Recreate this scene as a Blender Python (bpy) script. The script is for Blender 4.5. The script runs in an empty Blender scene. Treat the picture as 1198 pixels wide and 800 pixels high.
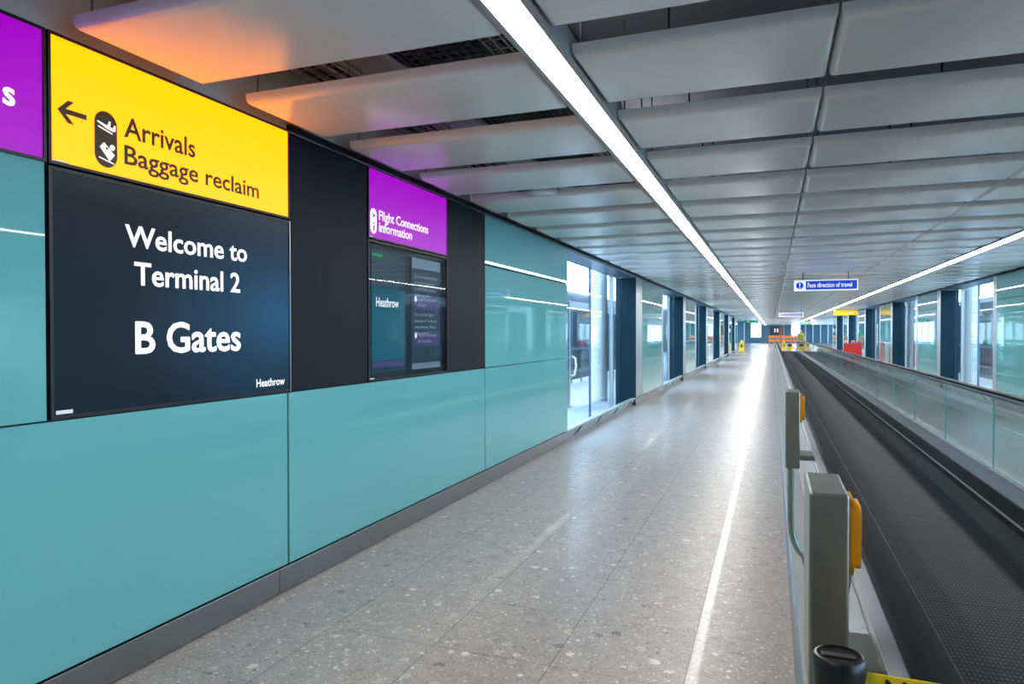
import bpy, bmesh, math, random
from mathutils import Vector, Matrix
random.seed(7)
S = bpy.context.scene
COL = S.collection
PI = math.pi

# ---------------------------------------------------------------- helpers
WL = {}                                   # world location of each parent

class MB:
    """collects shapes (world coordinates) into one mesh"""
    def __init__(s): s.bm = bmesh.new()
    def box(s, x0, x1, y0, y1, z0, z1, bev=0, seg=2):
        r = bmesh.ops.create_cube(s.bm, size=1)
        vs = r['verts']
        for v in vs:
            v.co = Vector(((x0+x1)/2+v.co.x*(x1-x0), (y0+y1)/2+v.co.y*(y1-y0), (z0+z1)/2+v.co.z*(z1-z0)))
        if bev:
            es = list({e for v in vs for e in v.link_edges})
            bmesh.ops.bevel(s.bm, geom=es, offset=bev, segments=seg, affect='EDGES', profile=.5)
        return s
    def prism(s, pts, axis, a, b):
        """polygon pts in the two other axes (in x,y,z order), swept along axis from a to b"""
        def mk(p, t):
            if axis == 'X': return (t, p[0], p[1])
            if axis == 'Y': return (p[0], t, p[1])
            return (p[0], p[1], t)
        v0 = [s.bm.verts.new(mk(p, a)) for p in pts]
        v1 = [s.bm.verts.new(mk(p, b)) for p in pts]
        n = len(pts)
        fs = [s.bm.faces.new(v0), s.bm.faces.new(v1[::-1])]
        for i in range(n):
            fs.append(s.bm.faces.new((v0[i], v1[i], v1[(i+1) % n], v0[(i+1) % n])))
        bmesh.ops.recalc_face_normals(s.bm, faces=fs)
        return s
    def tube(s, path, r, n=12, caps=True, closed=False):
        P = [Vector(p) for p in path]
        rr = r if isinstance(r, (list, tuple)) else [r]*len(P)
        rings = []; prev = None
        for i, p in enumerate(P):
            if closed: d = P[(i+1) % len(P)]-P[i-1]
            else: d = (P[min(i+1, len(P)-1)]-P[max(i-1, 0)])
            d.normalize()
            if prev is None:
                a = Vector((0, 0, 1)) if abs(d.z) < .9 else Vector((1, 0, 0))
                u = d.cross(a).normalized()
            else:
                u = (prev-d*prev.dot(d)).normalized()
            prev = u; w = d.cross(u)
            rings.append([s.bm.verts.new(p+(u*math.cos(2*PI*k/n)+w*math.sin(2*PI*k/n))*rr[i]) for k in range(n)])
        m = len(rings); fs = []
        for i in range(m if closed else m-1):
            A, B = rings[i], rings[(i+1) % m]
            for k in range(n):
                fs.append(s.bm.faces.new((A[k], A[(k+1) % n], B[(k+1) % n], B[k])))
        if caps and not closed:
            fs.append(s.bm.faces.new(rings[0][::-1])); fs.append(s.bm.faces.new(rings[-1]))
        bmesh.ops.recalc_face_normals(s.bm, faces=fs)
        return s
    def lathe(s, cx, cy, prof, n=32):
        rings = [[s.bm.verts.new((cx+r*math.cos(2*PI*k/n), cy+r*math.sin(2*PI*k/n), z)) for k in range(n)] for r, z in prof]
        fs = []
        for A, B in zip(rings, rings[1:]):
            for k in range(n):
                fs.append(s.bm.faces.new((A[k], A[(k+1) % n], B[(k+1) % n], B[k])))
        fs.append(s.bm.faces.new(rings[0][::-1])); fs.append(s.bm.faces.new(rings[-1]))
        bmesh.ops.recalc_face_normals(s.bm, faces=fs)
        return s
    def sweep(s, prof, path, up=(0, 0, 1)):
        """profile (side, up) swept along path of (x,y,z) lying in a plane x=const"""
        rings = []
        P = [Vector(p) for p in path]
        for i, p in enumerate(P):
            d = (P[min(i+1, len(P)-1)]-P[max(i-1, 0)]).normalized()
            side = Vector((1, 0, 0)); nrm = side.cross(d)
            rings.append([s.bm.verts.new(p+side*a+nrm*b) for a, b in prof])
        n = len(prof); fs = []
        for A, B in zip(rings, rings[1:]):
            for k in range(n):
                fs.append(s.bm.faces.new((A[k], A[(k+1) % n], B[(k+1) % n], B[k])))
        fs.append(s.bm.faces.new(rings[0][::-1])); fs.append(s.bm.faces.new(rings[-1]))
        bmesh.ops.recalc_face_normals(s.bm, faces=fs)
        return s
    def build(s, name, mat, parent=None, smooth=False, origin=None):
        w = Vector(WL[parent.name]) if parent else (Vector(origin) if origin else None)
        if w is None:
            zs = [v.co for v in s.bm.verts]
            w = Vector(((min(v.x for v in zs)+max(v.x for v in zs))/2, (min(v.y for v in zs)+max(v.y for v in zs))/2, min(v.z for v in zs)))
        bmesh.ops.translate(s.bm, verts=s.bm.verts, vec=-w)
        me = bpy.data.meshes.new(name); s.bm.to_mesh(me); s.bm.free()
        me.materials.append(mat)
        if smooth:
            for p in me.polygons: p.use_smooth = True
            try: me.set_sharp_from_angle(angle=math.radians(35))
            except Exception: pass
        o = bpy.data.objects.new(name, me); COL.objects.link(o)
        if parent: o.parent = parent; WL[o.name] = WL[parent.name]
        else: o.location = w; WL[o.name] = tuple(w)
        return o

def tag(o, label=None, cat=None, group=None, kind=None):
    if label: o['label'] = label
    if cat: o['category'] = cat
    if group: o['group'] = group
    if kind: o['kind'] = kind
    return o
def empty(name, loc, label=None, cat=None, group=None, kind=None):
    o = bpy.data.objects.new(name, None); COL.objects.link(o); o.location = loc
    o.empty_display_size = .1
    WL[o.name] = tuple(loc); return tag(o, label, cat, group, kind)
def copy_tree(o, parent=None):
    c = o.copy(); COL.objects.link(c)
    if parent: c.parent = parent
    for ch in list(o.children): copy_tree(ch, c)
    return c

_cap = [None]
def text(body, mat, parent, face, a, base, width=None, cap=.1, bold=0.0, name='lettering', align='L', spacing=1.0, line=None, eps=.002, depth=.0012):
    """flat lettering. face: ('X', x) reads along +Y on a plane facing +X; ('-X', x) faces -X; ('Y', y) faces -Y.
    a = start coordinate along the reading direction, base = baseline z, cap = capital height"""
    def mk(b):
        cu = bpy.data.curves.new('t', 'FONT'); cu.body = b; cu.size = 1; cu.offset = min(bold, .006); cu.extrude = 0
        cu.space_character = spacing; cu.resolution_u = 3
        ob = bpy.data.objects.new('t', cu); COL.objects.link(ob)
        dg = bpy.context.evaluated_depsgraph_get()
        me = bpy.data.meshes.new_from_object(ob.evaluated_get(dg))
        bpy.data.objects.remove(ob); bpy.data.curves.remove(cu)
        return me
    if _cap[0] is None:
        t = mk('H'); ys = [v.co.y for v in t.vertices]; _cap[0] = max(ys)
    me = mk(body)
    xs = [v.co.x for v in me.vertices]; x0, x1 = min(xs), max(xs)
    sz = cap/_cap[0]*1.05; sx = width/(x1-x0) if width else sz
    bm = bmesh.new(); bm.from_mesh(me); bpy.data.meshes.remove(me)
    if bold > 0:                                # heavier strokes: overlaid shifted copies of the outline
        src = bm.copy(); d = bold*1.15
        for ci, (dx, dy) in enumerate(((d, 0), (-d, 0), (0, d*.8), (0, -d*.8), (d*.7, d*.6), (-d*.7, d*.6), (d*.7, -d*.6), (-d*.7, -d*.6))):
            t = src.copy()
            for v in t.verts: v.co.x += dx; v.co.y += dy; v.co.z += (ci+1)*2e-5
            mt_ = bpy.data.meshes.new('t'); t.to_mesh(mt_); t.free(); bm.from_mesh(mt_); bpy.data.meshes.remove(mt_)
        src.free()
        x0 -= d; x1 += d; sx = width/(x1-x0) if width else sz
    fx = sorted(((min(v.co.x for v in f.verts), max(v.co.x for v in f.verts)) for f in bm.faces))
    cuts = []; reach = fx[0][1]
    for a_, b_ in fx:
        if a_-reach > .17: cuts.append((a_+reach)/2)
        reach = max(reach, b_)
    ends = [-1e9]+cuts+[1e9]; out = None
    for lo, hi in zip(ends, ends[1:]):          # one mesh per word
        w_ = bm.copy()
        bmesh.ops.delete(w_, geom=[v for v in w_.verts if not lo < v.co.x < hi], context='VERTS')
        for v in w_.verts:
            u = (v.co.x-x0)*sx; z = base+v.co.y*sz
            if align == 'C': u -= (x1-x0)*sx/2
            if face[0] == 'X': v.co = Vector((face[1]+eps+v.co.z, a+u, z))
            elif face[0] == '-X': v.co = Vector((face[1]-eps-v.co.z, a-u, z))
            else: v.co = Vector((a+u, face[1]-eps-v.co.z, z))
        m = MB(); m.bm.free(); m.bm = w_
        out = m.build(name, mat, parent)
    bm.free()
    return out

def poly(pts, face, eps=.002):
    """flat polygon with thin depth on a wall plane; pts (along, z)"""
    m = MB()
    if face[0] == 'X': m.prism(pts, 'X', face[1]+eps*.4, face[1]+eps)
    else: m.prism(pts, 'Y', face[1]-eps*.4, face[1]-eps)
    return m
def capsule(ca, cz, w, h, n=12):
    r = w/2; pts = []
    for k in range(n+1): pts.append((ca+r*math.cos(PI*k/n), cz+h/2-r+r*math.sin(PI*k/n)))
    for k in range(n+1): pts.append((ca-r*math.cos(PI*k/n), cz-h/2+r-r*math.sin(PI*k/n)))
    return pts
def disc(ca, cz, r, n=20): return [(ca+r*math.cos(2*PI*k/n), cz+r*math.sin(2*PI*k/n)) for k in range(n)]
def rect(a0, a1, z0, z1): return [(a0, z0), (a1, z0), (a1, z1), (a0, z1)]

# ---------------------------------------------------------------- materials
def lin(r, g, b):
    f = lambda c: (c/255/12.92 if c/255 <= .04045 else ((c/255+.055)/1.055)**2.4)
    return (f(r), f(g), f(b), 1)
def pbr(name, col, rough=.5, metal=0, spec=.5, noise=0, nscale=20, emis=None, estr=0, coat=0, bump=0, bscale=200, stretch=None):
    m = bpy.data.materials.new(name); m.use_nodes = True
    nt = m.node_tree; b = nt.nodes['Principled BSDF']
    c = col if len(col) == 4 else (*col, 1)
    b.inputs['Base Color'].default_value = c
    b.inputs['Roughness'].default_value = rough; b.inputs['Metallic'].default_value = metal
    b.inputs['Specular IOR Level'].default_value = spec; b.inputs['Coat Weight'].default_value = coat
    if emis:
        b.inputs['Emission Color'].default_value = (*emis[:3], 1); b.inputs['Emission Strength'].default_value = estr
    if noise or bump:
        tc = nt.nodes.new('ShaderNodeTexCoord'); mp = nt.nodes.new('ShaderNodeMapping')
        nt.links.new(tc.outputs['Object'], mp.inputs['Vector'])
        if stretch: mp.inputs['Scale'].default_value = stretch
    if noise:
        n = nt.nodes.new('ShaderNodeTexNoise'); n.inputs['Scale'].default_value = nscale; n.inputs['Detail'].default_value = 4
        nt.links.new(mp.outputs['Vector'], n.inputs['Vector'])
        mr = nt.nodes.new('ShaderNodeMapRange'); mr.inputs['To Min'].default_value = 1-noise; mr.inputs['To Max'].default_value = 1+noise
        nt.links.new(n.outputs['Fac'], mr.inputs['Value'])
        mx = nt.nodes.new('ShaderNodeVectorMath'); mx.operation = 'SCALE'; mx.inputs[0].default_value = c[:3]
        nt.links.new(mr.outputs['Result'], mx.inputs['Scale']); nt.links.new(mx.outputs['Vector'], b.inputs['Base Color'])
    if bump:
        n2 = nt.nodes.new('ShaderNodeTexNoise'); n2.inputs['Scale'].default_value = bscale; n2.inputs['Detail'].default_value = 3
        nt.links.new(mp.outputs['Vector'], n2.inputs['Vector'])
        bp = nt.nodes.new('ShaderNodeBump'); bp.inputs['Strength'].default_value = bump; bp.inputs['Distance'].default_value = .002
        nt.links.new(n2.outputs['Fac'], bp.inputs['Height']); nt.links.new(bp.outputs['Normal'], b.inputs['Normal'])
    return m
def emit(name, col, strength=1):
    """lit face: emission under a dull acrylic surface"""
    m = pbr(name, (col[0]*.12, col[1]*.12, col[2]*.12), .4, emis=col, estr=strength, spec=.3)
    return m
def glass(name, tint=(.93, .97, .97), ior=1.5, refl=1.0):
    m = bpy.data.materials.new(name); m.use_nodes = True; nt = m.node_tree
    for n in list(nt.nodes): nt.nodes.remove(n)
    o = nt.nodes.new('ShaderNodeOutputMaterial'); mx = nt.nodes.new('ShaderNodeMixShader')
    t = nt.nodes.new('ShaderNodeBsdfTransparent'); t.inputs['Color'].default_value = (*tint, 1)
    g = nt.nodes.new('ShaderNodeBsdfGlossy'); g.inputs['Roughness'].default_value = .015
    # Schlick reflectance from the angle to the sheet, the same from both faces
    ge = nt.nodes.new('ShaderNodeNewGeometry'); dt = nt.nodes.new('ShaderNodeVectorMath'); dt.operation = 'DOT_PRODUCT'
    nt.links.new(ge.outputs['Normal'], dt.inputs[0]); nt.links.new(ge.outputs['Incoming'], dt.inputs[1])
    def ma(op, a, b=None):
        q = nt.nodes.new('ShaderNodeMath'); q.operation = op; q.use_clamp = (op == 'MULTIPLY_ADD')
        for i_, v_ in enumerate((a, b)):
            if v_ is None: continue
            if isinstance(v_, (int, float)): q.inputs[i_].default_value = v_
            else: nt.links.new(v_, q.inputs[i_])
        return q
    f0 = ((ior-1)/(ior+1))**2
    ab = ma('ABSOLUTE', dt.outputs['Value']); om = ma('SUBTRACT', 1.0, ab.outputs[0]); pw = ma('POWER', om.outputs[0], 5.0)
    k = ma('MULTIPLY_ADD', pw.outputs[0], (1-f0)*refl); k.inputs[2].default_value = f0*refl
    nt.links.new(k.outputs[0], mx.inputs[0])
    nt.links.new(t.outputs[0], mx.inputs[1]); nt.links.new(g.outputs[0], mx.inputs[2]); nt.links.new(mx.outputs[0], o.inputs[0])
    return m

def floor_mat():
    m = pbr('terrazzo', (.3, .3, .3), .11, spec=.18, coat=.08); nt = m.node_tree; b = nt.nodes['Principled BSDF']; N = nt.nodes.new; Lk = nt.links.new
    g = N('ShaderNodeNewGeometry'); P = g.outputs['Position']
    def ramp(src, stops, interp='LINEAR'):
        r = N('ShaderNodeValToRGB'); r.color_ramp.interpolation = interp
        e = r.color_ramp.elements
        e[0].position, e[0].color = stops[0]; e[1].position, e[1].color = stops[-1]
        for p, c in stops[1:-1]:
            q = e.new(p); q.color = c
        Lk(src, r.inputs[0]); return r.outputs[0]
    def mix(fac, a, c, mode='MIX'):
        x = N('ShaderNodeMix'); x.data_type = 'RGBA'; x.blend_type = mode
        if isinstance(fac, (int, float)): x.inputs[0].default_value = fac
        else: Lk(fac, x.inputs[0])
        for s_, v in ((6, a), (7, c)):
            if isinstance(v, tuple): x.inputs[s_].default_value = v
            else: Lk(v, x.inputs[s_])
        return x.outputs[2]
    nz = N('ShaderNodeTexNoise'); nz.inputs['Scale'].default_value = 9; nz.inputs['Detail'].default_value = 3; Lk(P, nz.inputs['Vector'])
    wob = N('ShaderNodeVectorMath'); wob.operation = 'MULTIPLY_ADD'; wob.inputs[1].default_value = (.06, .06, 0)
    Lk(nz.outputs['Color'], wob.inputs[0]); Lk(P, wob.inputs[2])
    base = ramp(nz.outputs['Fac'], [(.3, (.255, .238, .236, 1)), (.7, (.33, .312, .31, 1))])
    col = base
    # stone chips of three sizes: per-cell tone, only some cells show
    for sc, thr, amt in ((13, .30, .75), (34, .36, .8), (80, .42, .8), (170, .45, .7)):
        v = N('ShaderNodeTexVoronoi'); v.inputs['Scale'].default_value = sc; Lk(wob.outputs[0], v.inputs['Vector'])
        sep = N('ShaderNodeSeparateColor'); Lk(v.outputs['Color'], sep.inputs[0])
        tone = ramp(sep.outputs[0], [(0, (.11, .105, .11, 1)), (.06, (.19, .18, .185, 1)), (.14, (.29, .275, .27, 1)), (.5, (.35, .315, .31, 1)), (.78, (.46, .43, .41, 1)), (.92, (.70, .67, .63, 1))], 'CONSTANT')
        inside = ramp(v.outputs['Distance'], [(thr, (1, 1, 1, 1)), (thr+.06, (0, 0, 0, 1))])
        pick = ramp(sep.outputs[1], [(.5, (0, 0, 0, 1)), (.52, (amt, amt, amt, 1))])
        f = N('ShaderNodeMath'); f.operation = 'MULTIPLY'; Lk(inside, f.inputs[0]); Lk(pick, f.inputs[1])
        col = mix(f.outputs[0], col, tone)
    # tile joints every 0.585 m
    sp = N('ShaderNodeSeparateXYZ'); Lk(P, sp.inputs[0])
    js = []
    for ax, off, pitch in ((0, -2.105, .585), (1, 2.965, .588)):
        a = N('ShaderNodeMath'); a.operation = 'SUBTRACT'; a.inputs[1].default_value = off-50*pitch; Lk(sp.outputs[ax], a.inputs[0])
        d = N('ShaderNodeMath'); d.operation = 'PINGPONG'; d.inputs[1].default_value = pitch/2; Lk(a.outputs[0], d.inputs[0])
        l = N('ShaderNodeMath'); l.operation = 'LESS_THAN'; l.inputs[1].default_value = .0024 if ax == 0 else .0018; Lk(d.outputs[0], l.inputs[0]); js.append(l.outputs[0])
    mxj = N('ShaderNodeMath'); mxj.operation = 'MAXIMUM'; Lk(js[0], mxj.inputs[0]); Lk(js[1], mxj.inputs[1])
    jf = N('ShaderNodeMath'); jf.operation = 'MULTIPLY'; jf.inputs[1].default_value = .75; Lk(mxj.outputs[0], jf.inputs[0])
    col = mix(jf.outputs[0], col, (.07, .068, .07, 1))
    Lk(col, b.inputs['Base Color'])
    n3 = N('ShaderNodeTexNoise'); n3.inputs['Scale'].default_value = 3.5; n3.inputs['Detail'].default_value = 5; Lk(P, n3.inputs['Vector'])
    mr = N('ShaderNodeMapRange'); mr.inputs['To Min'].default_value = .30; mr.inputs['To Max'].default_value = .42; Lk(n3.outputs['Fac'], mr.inputs['Value'])
    Lk(mr.outputs[0], b.inputs['Roughness'])
    b.inputs['Coat Roughness'].default_value = .05
    n4 = N('ShaderNodeTexNoise'); n4.inputs['Scale'].default_value = 40; n4.inputs['Detail'].default_value = 2; Lk(P, n4.inputs['Vector'])
    bp = N('ShaderNodeBump'); bp.inputs['Strength'].default_value = .05; bp.inputs['Distance'].default_value = .004; Lk(n4.outputs['Fac'], bp.inputs['Height']); Lk(bp.outputs[0], b.inputs['Normal'])
    return m
def belt_mat():
    m = pbr('pallet_metal', (.06, .062, .066), .55, metal=.0, spec=.05); nt = m.node_tree; b = nt.nodes['Principled BSDF']; N = nt.nodes.new; Lk = nt.links.new
    g = N('ShaderNodeNewGeometry'); sp = N('ShaderNodeSeparateXYZ'); Lk(g.outputs['Position'], sp.inputs[0])
    def saw(ax, pitch):
        d = N('ShaderNodeMath'); d.operation = 'PINGPONG'; d.inputs[1].default_value = pitch/2
        a = N('ShaderNodeMath'); a.operation = 'ADD'; a.inputs[1].default_value = 100; Lk(sp.outputs[ax], a.inputs[0]); Lk(a.outputs[0], d.inputs[0])
        k = N('ShaderNodeMath'); k.operation = 'DIVIDE'; k.inputs[1].default_value = pitch/2; Lk(d.outputs[0], k.inputs[0]); return k.outputs[0]
    gx = saw(0, .020); gy = saw(1, .042); pj = saw(1, .4)
    st = []
    for src, lo in ((gx, .42), (gy, .40)):
        r = N('ShaderNodeMath'); r.operation = 'GREATER_THAN'; r.inputs[1].default_value = lo; Lk(src, r.inputs[0]); st.append(r.outputs[0])
    mul = N('ShaderNodeMath'); mul.operation = 'MULTIPLY'; Lk(st[0], mul.inputs[0]); Lk(st[1], mul.inputs[1])
    lj = N('ShaderNodeMath'); lj.operation = 'GREATER_THAN'; lj.inputs[1].default_value = .025; Lk(pj, lj.inputs[0])
    mul2 = N('ShaderNodeMath'); mul2.operation = 'MULTIPLY'; Lk(mul.outputs[0], mul2.inputs[0]); Lk(lj.outputs[0], mul2.inputs[1])
    mx = N('ShaderNodeMix'); mx.data_type = 'RGBA'; Lk(mul2.outputs[0], mx.inputs[0])
    mx.inputs[6].default_value = (.003, .0031, .0036, 1); mx.inputs[7].default_value = (.040, .042, .048, 1)
    Lk(mx.outputs[2], b.inputs['Base Color'])
    return m

M = {}
M['floor'] = floor_mat()
M['belt'] = belt_mat()
M['teal'] = pbr('teal_back_painted_glass', (.125, .395, .415), .02, spec=.6)
M['dark_panel'] = pbr('charcoal_board', (.013, .015, .019), .5, spec=.1, noise=.08, nscale=8)
M['fin'] = pbr('blue_black_metal', (.002, .03, .048), .35, spec=.25)
M['black'] = pbr('black_paint', (.006, .006, .007), .45)
M['gap'] = pbr('joint_black', (.01, .01, .012), .6)
M['trimline'] = pbr('thin_alu', (.55, .56, .58), .35, metal=1)
M['steel'] = pbr('satin_steel', (.37, .36, .315), .34, metal=1, bump=.06, bscale=60, stretch=(1, 1, 20))
M['skirting'] = pbr('brushed_skirting', (.30, .31, .325), .26, metal=1, bump=.05, bscale=30, stretch=(1, .2, 30))
M['mirror'] = pbr('polished_kerb', (.34, .50, .60), .15, metal=.5, noise=.06, nscale=3)
M['alu'] = pbr('pale_alu', (.50, .54, .57), .35, metal=.6)
M['header'] = pbr('blue_grey_metal', (.14, .21, .30), .3, metal=.4)
M['panel'] = pbr('cream_powder_coat', (.87, .85, .815), .22, spec=.55, bump=.04, bscale=400)
M['plenum'] = pbr('plenum_grey', (.24, .26, .29), .8)
M['bulkhead'] = pbr('bulkhead_grey', (.62, .58, .53), .8, noise=.15, nscale=2)
M['traysteel'] = pbr('tray_zinc', (.22, .225, .23), .5, metal=.3)
M['duct'] = pbr('duct_white', (.72, .73, .77), .5)
M['traydark'] = pbr('tray_black', (.012, .012, .014), .5)
M['plenum_fill'] = emit('added_plenum_glow', (1, .97, .93), 7)  # added fill glow that lifts the dark space above the panels
M['fixture'] = pbr('fixture_grey', (.40, .40, .42), .4)
M['strip'] = emit('strip_diffuser', (1, .97, .92), 33)
M['yellow_lit'] = emit('yellow_lightbox', (1.0, .25, .0), 2.5)
M['purple_lit'] = emit('purple_lightbox', (.31, .0, .47), 1.0)
M['brown_text'] = pbr('dark_brown_vinyl', (.055, .035, .008), .5)
M['white_lit'] = emit('white_backlit', (.95, .95, 1.0), 1.0)
M['white_paint'] = pbr('white_gloss', (.8, .8, .8), .4)
M['white_room'] = pbr('white_wall_paint', (.8, .82, .84), .7)
M['paving'] = pbr('pale_paving', (.45, .46, .48), .6, noise=.06, nscale=2)
M['outer'] = pbr('outer_render', (.23, .25, .27), .7, noise=.05, nscale=2)
M['pillar'] = pbr('white_column', (.88, .89, .87), .5, noise=.04, nscale=4)
M['pane'] = glass('window_pane', (.93, .97, .98), 1.5)
M['baluglass'] = glass('balustrade_pane', (.80, .90, .90), 1.5)
M['glassedge'] = pbr('glass_edge', (.30, .62, .66), .2)
M['rubber'] = pbr('handrail_rubber', (.006, .007, .009), .5, spec=.08)
M['skirt'] = pbr('walkway_skirt', (.008, .009, .01), .4)
M['deck'] = pbr('deck_steel', (.45, .46, .49), .24, metal=1, bump=.05, bscale=25, stretch=(20, 1, 1))
M['clad'] = pbr('cladding_steel', (.34, .35, .36), .42, metal=1, noise=.05, nscale=4)
M['amber'] = pbr('amber_plastic', (.78, .33, .005), .38)
M['yellow'] = pbr('yellow_plastic', (.85, .55, .01), .45)
M['tape'] = pbr('tape_yellow', (.80, .62, .01), .55)
M['ink'] = pbr('black_ink', (.008, .008, .008), .5)
M['post'] = pbr('black_post', (.008, .008, .009), .35)
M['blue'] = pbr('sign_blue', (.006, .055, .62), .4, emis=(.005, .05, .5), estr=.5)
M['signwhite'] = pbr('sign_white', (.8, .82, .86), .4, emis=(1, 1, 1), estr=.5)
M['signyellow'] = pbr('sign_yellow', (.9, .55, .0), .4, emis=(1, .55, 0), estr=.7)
M['red'] = pbr('red_plastic', (.62, .025, .02), .45)
M['orange'] = pbr('orange_plastic', (.75, .2, .03), .5)
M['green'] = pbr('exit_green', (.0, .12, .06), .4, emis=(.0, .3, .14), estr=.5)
M['greenlit'] = emit('exit_green_lit', (.25, 1, .45), 1.0)
M['bluedoor'] = pbr('door_blue', (.02, .12, .26), .35)
M['endwall'] = pbr('far_blue_wall', (.05, .15, .20), .35, noise=.3, nscale=.6)
M['trimpale'] = pbr('pale_trim', (.62, .66, .72), .3, metal=.5)
M['guide'] = pbr('guide_steel', (.16, .165, .18), .3, metal=1)
M['screen'] = None
M['hivis'] = pbr('hivis_cloth', (.22, .27, .03), .85)
M['skin'] = pbr('skin', (.5, .3, .22), .6)
M['navy'] = pbr('navy_cloth', (.015, .02, .035), .8)
M['hair'] = pbr('dark_hair', (.02, .014, .01), .6)
M['brown'] = pbr('brown_board', (.16, .07, .035), .6)

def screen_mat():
    """dark navy face of the lit welcome display, emission rising to blue near its right edge"""
    m = pbr('welcome_face', (.008, .011, .016), .25, spec=.1); nt = m.node_tree; b = nt.nodes['Principled BSDF']
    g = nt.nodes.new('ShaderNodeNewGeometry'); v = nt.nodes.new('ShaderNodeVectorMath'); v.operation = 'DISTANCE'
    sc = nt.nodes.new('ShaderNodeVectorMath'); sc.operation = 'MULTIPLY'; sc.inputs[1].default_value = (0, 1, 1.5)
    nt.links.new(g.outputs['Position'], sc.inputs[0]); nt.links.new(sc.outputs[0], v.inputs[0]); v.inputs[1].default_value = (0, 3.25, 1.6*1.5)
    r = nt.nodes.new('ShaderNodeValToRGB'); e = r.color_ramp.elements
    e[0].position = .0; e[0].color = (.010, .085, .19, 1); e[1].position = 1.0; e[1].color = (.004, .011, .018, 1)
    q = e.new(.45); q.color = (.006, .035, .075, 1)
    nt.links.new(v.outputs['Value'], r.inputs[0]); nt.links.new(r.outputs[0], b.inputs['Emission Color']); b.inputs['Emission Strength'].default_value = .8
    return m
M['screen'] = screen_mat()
M['scr_teal'] = emit('display_teal', (.0, .10, .16), .8)
M['scr_grey'] = emit('display_slate', (.02, .055, .085), .7)
M['scr_pale'] = emit('display_pale', (.16, .24, .32), .8)
M['scr_violet'] = emit('display_violet', (.07, .05, .18), .8)
M['scr_text'] = emit('display_text', (.35, .42, .5), .8)
M['coverglass'] = glass('cabinet_glass', (.85, .88, .9), 1.5, .7)

# ---------------------------------------------------------------- dimensions
XL, XR = -2.64, 4.30          # faces of the two corridor walls
ZC = 2.67                     # underside of the ceiling panels and top of the walls
Y0, YW, YE = -6.0, 57.0, 110.0
YN = -1.2                       # the corridor walls start here; a wider hall lies behind the camera

# ---------------------------------------------------------------- floor, slabs, back walls
def struct(o): o['kind'] = 'structure'; return o
struct(MB().box(-3.02, 4.68, 8.8, 57.5, -.2, 0).box(-9, 11.5, Y0-.2, 8.8, -.2, 0).box(-9, 11.5, 57.5, YE+6, -.2, 0).build('floor', M['floor']))
struct(MB().box(-3.15, 4.85, 8.8, 57.5, 3.25, 3.45).box(-9, 11.5, Y0-.2, 8.8, 3.25, 3.45).box(-9, 11.5, 57.5, YE+6, 3.25, 3.45).build('ceiling', M['plenum']))
# side floors, their roof left off to let sky light into the corridor
struct(MB().box(-9, -3.02, 8.8, 57.5, -.2, -.002).build('floor_left', M['paving']))
struct(MB().box(4.68, 11.5, 8.8, 57.5, -.2, -.002).build('floor_right', M['paving']))
struct(MB().box(-9, XL-.09, 8.7, 8.8, 0, 3.25).build('wall_cross_left', M['white_room']))
struct(MB().box(-9, 11.5, Y0-.2, Y0, 0, 3.25).build('wall_back', M['bulkhead']))
struct(MB().box(4.75, 11.5, 8.75, 8.85, 0, 3.25).build('wall_cross_right', M['white_room']))

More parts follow.
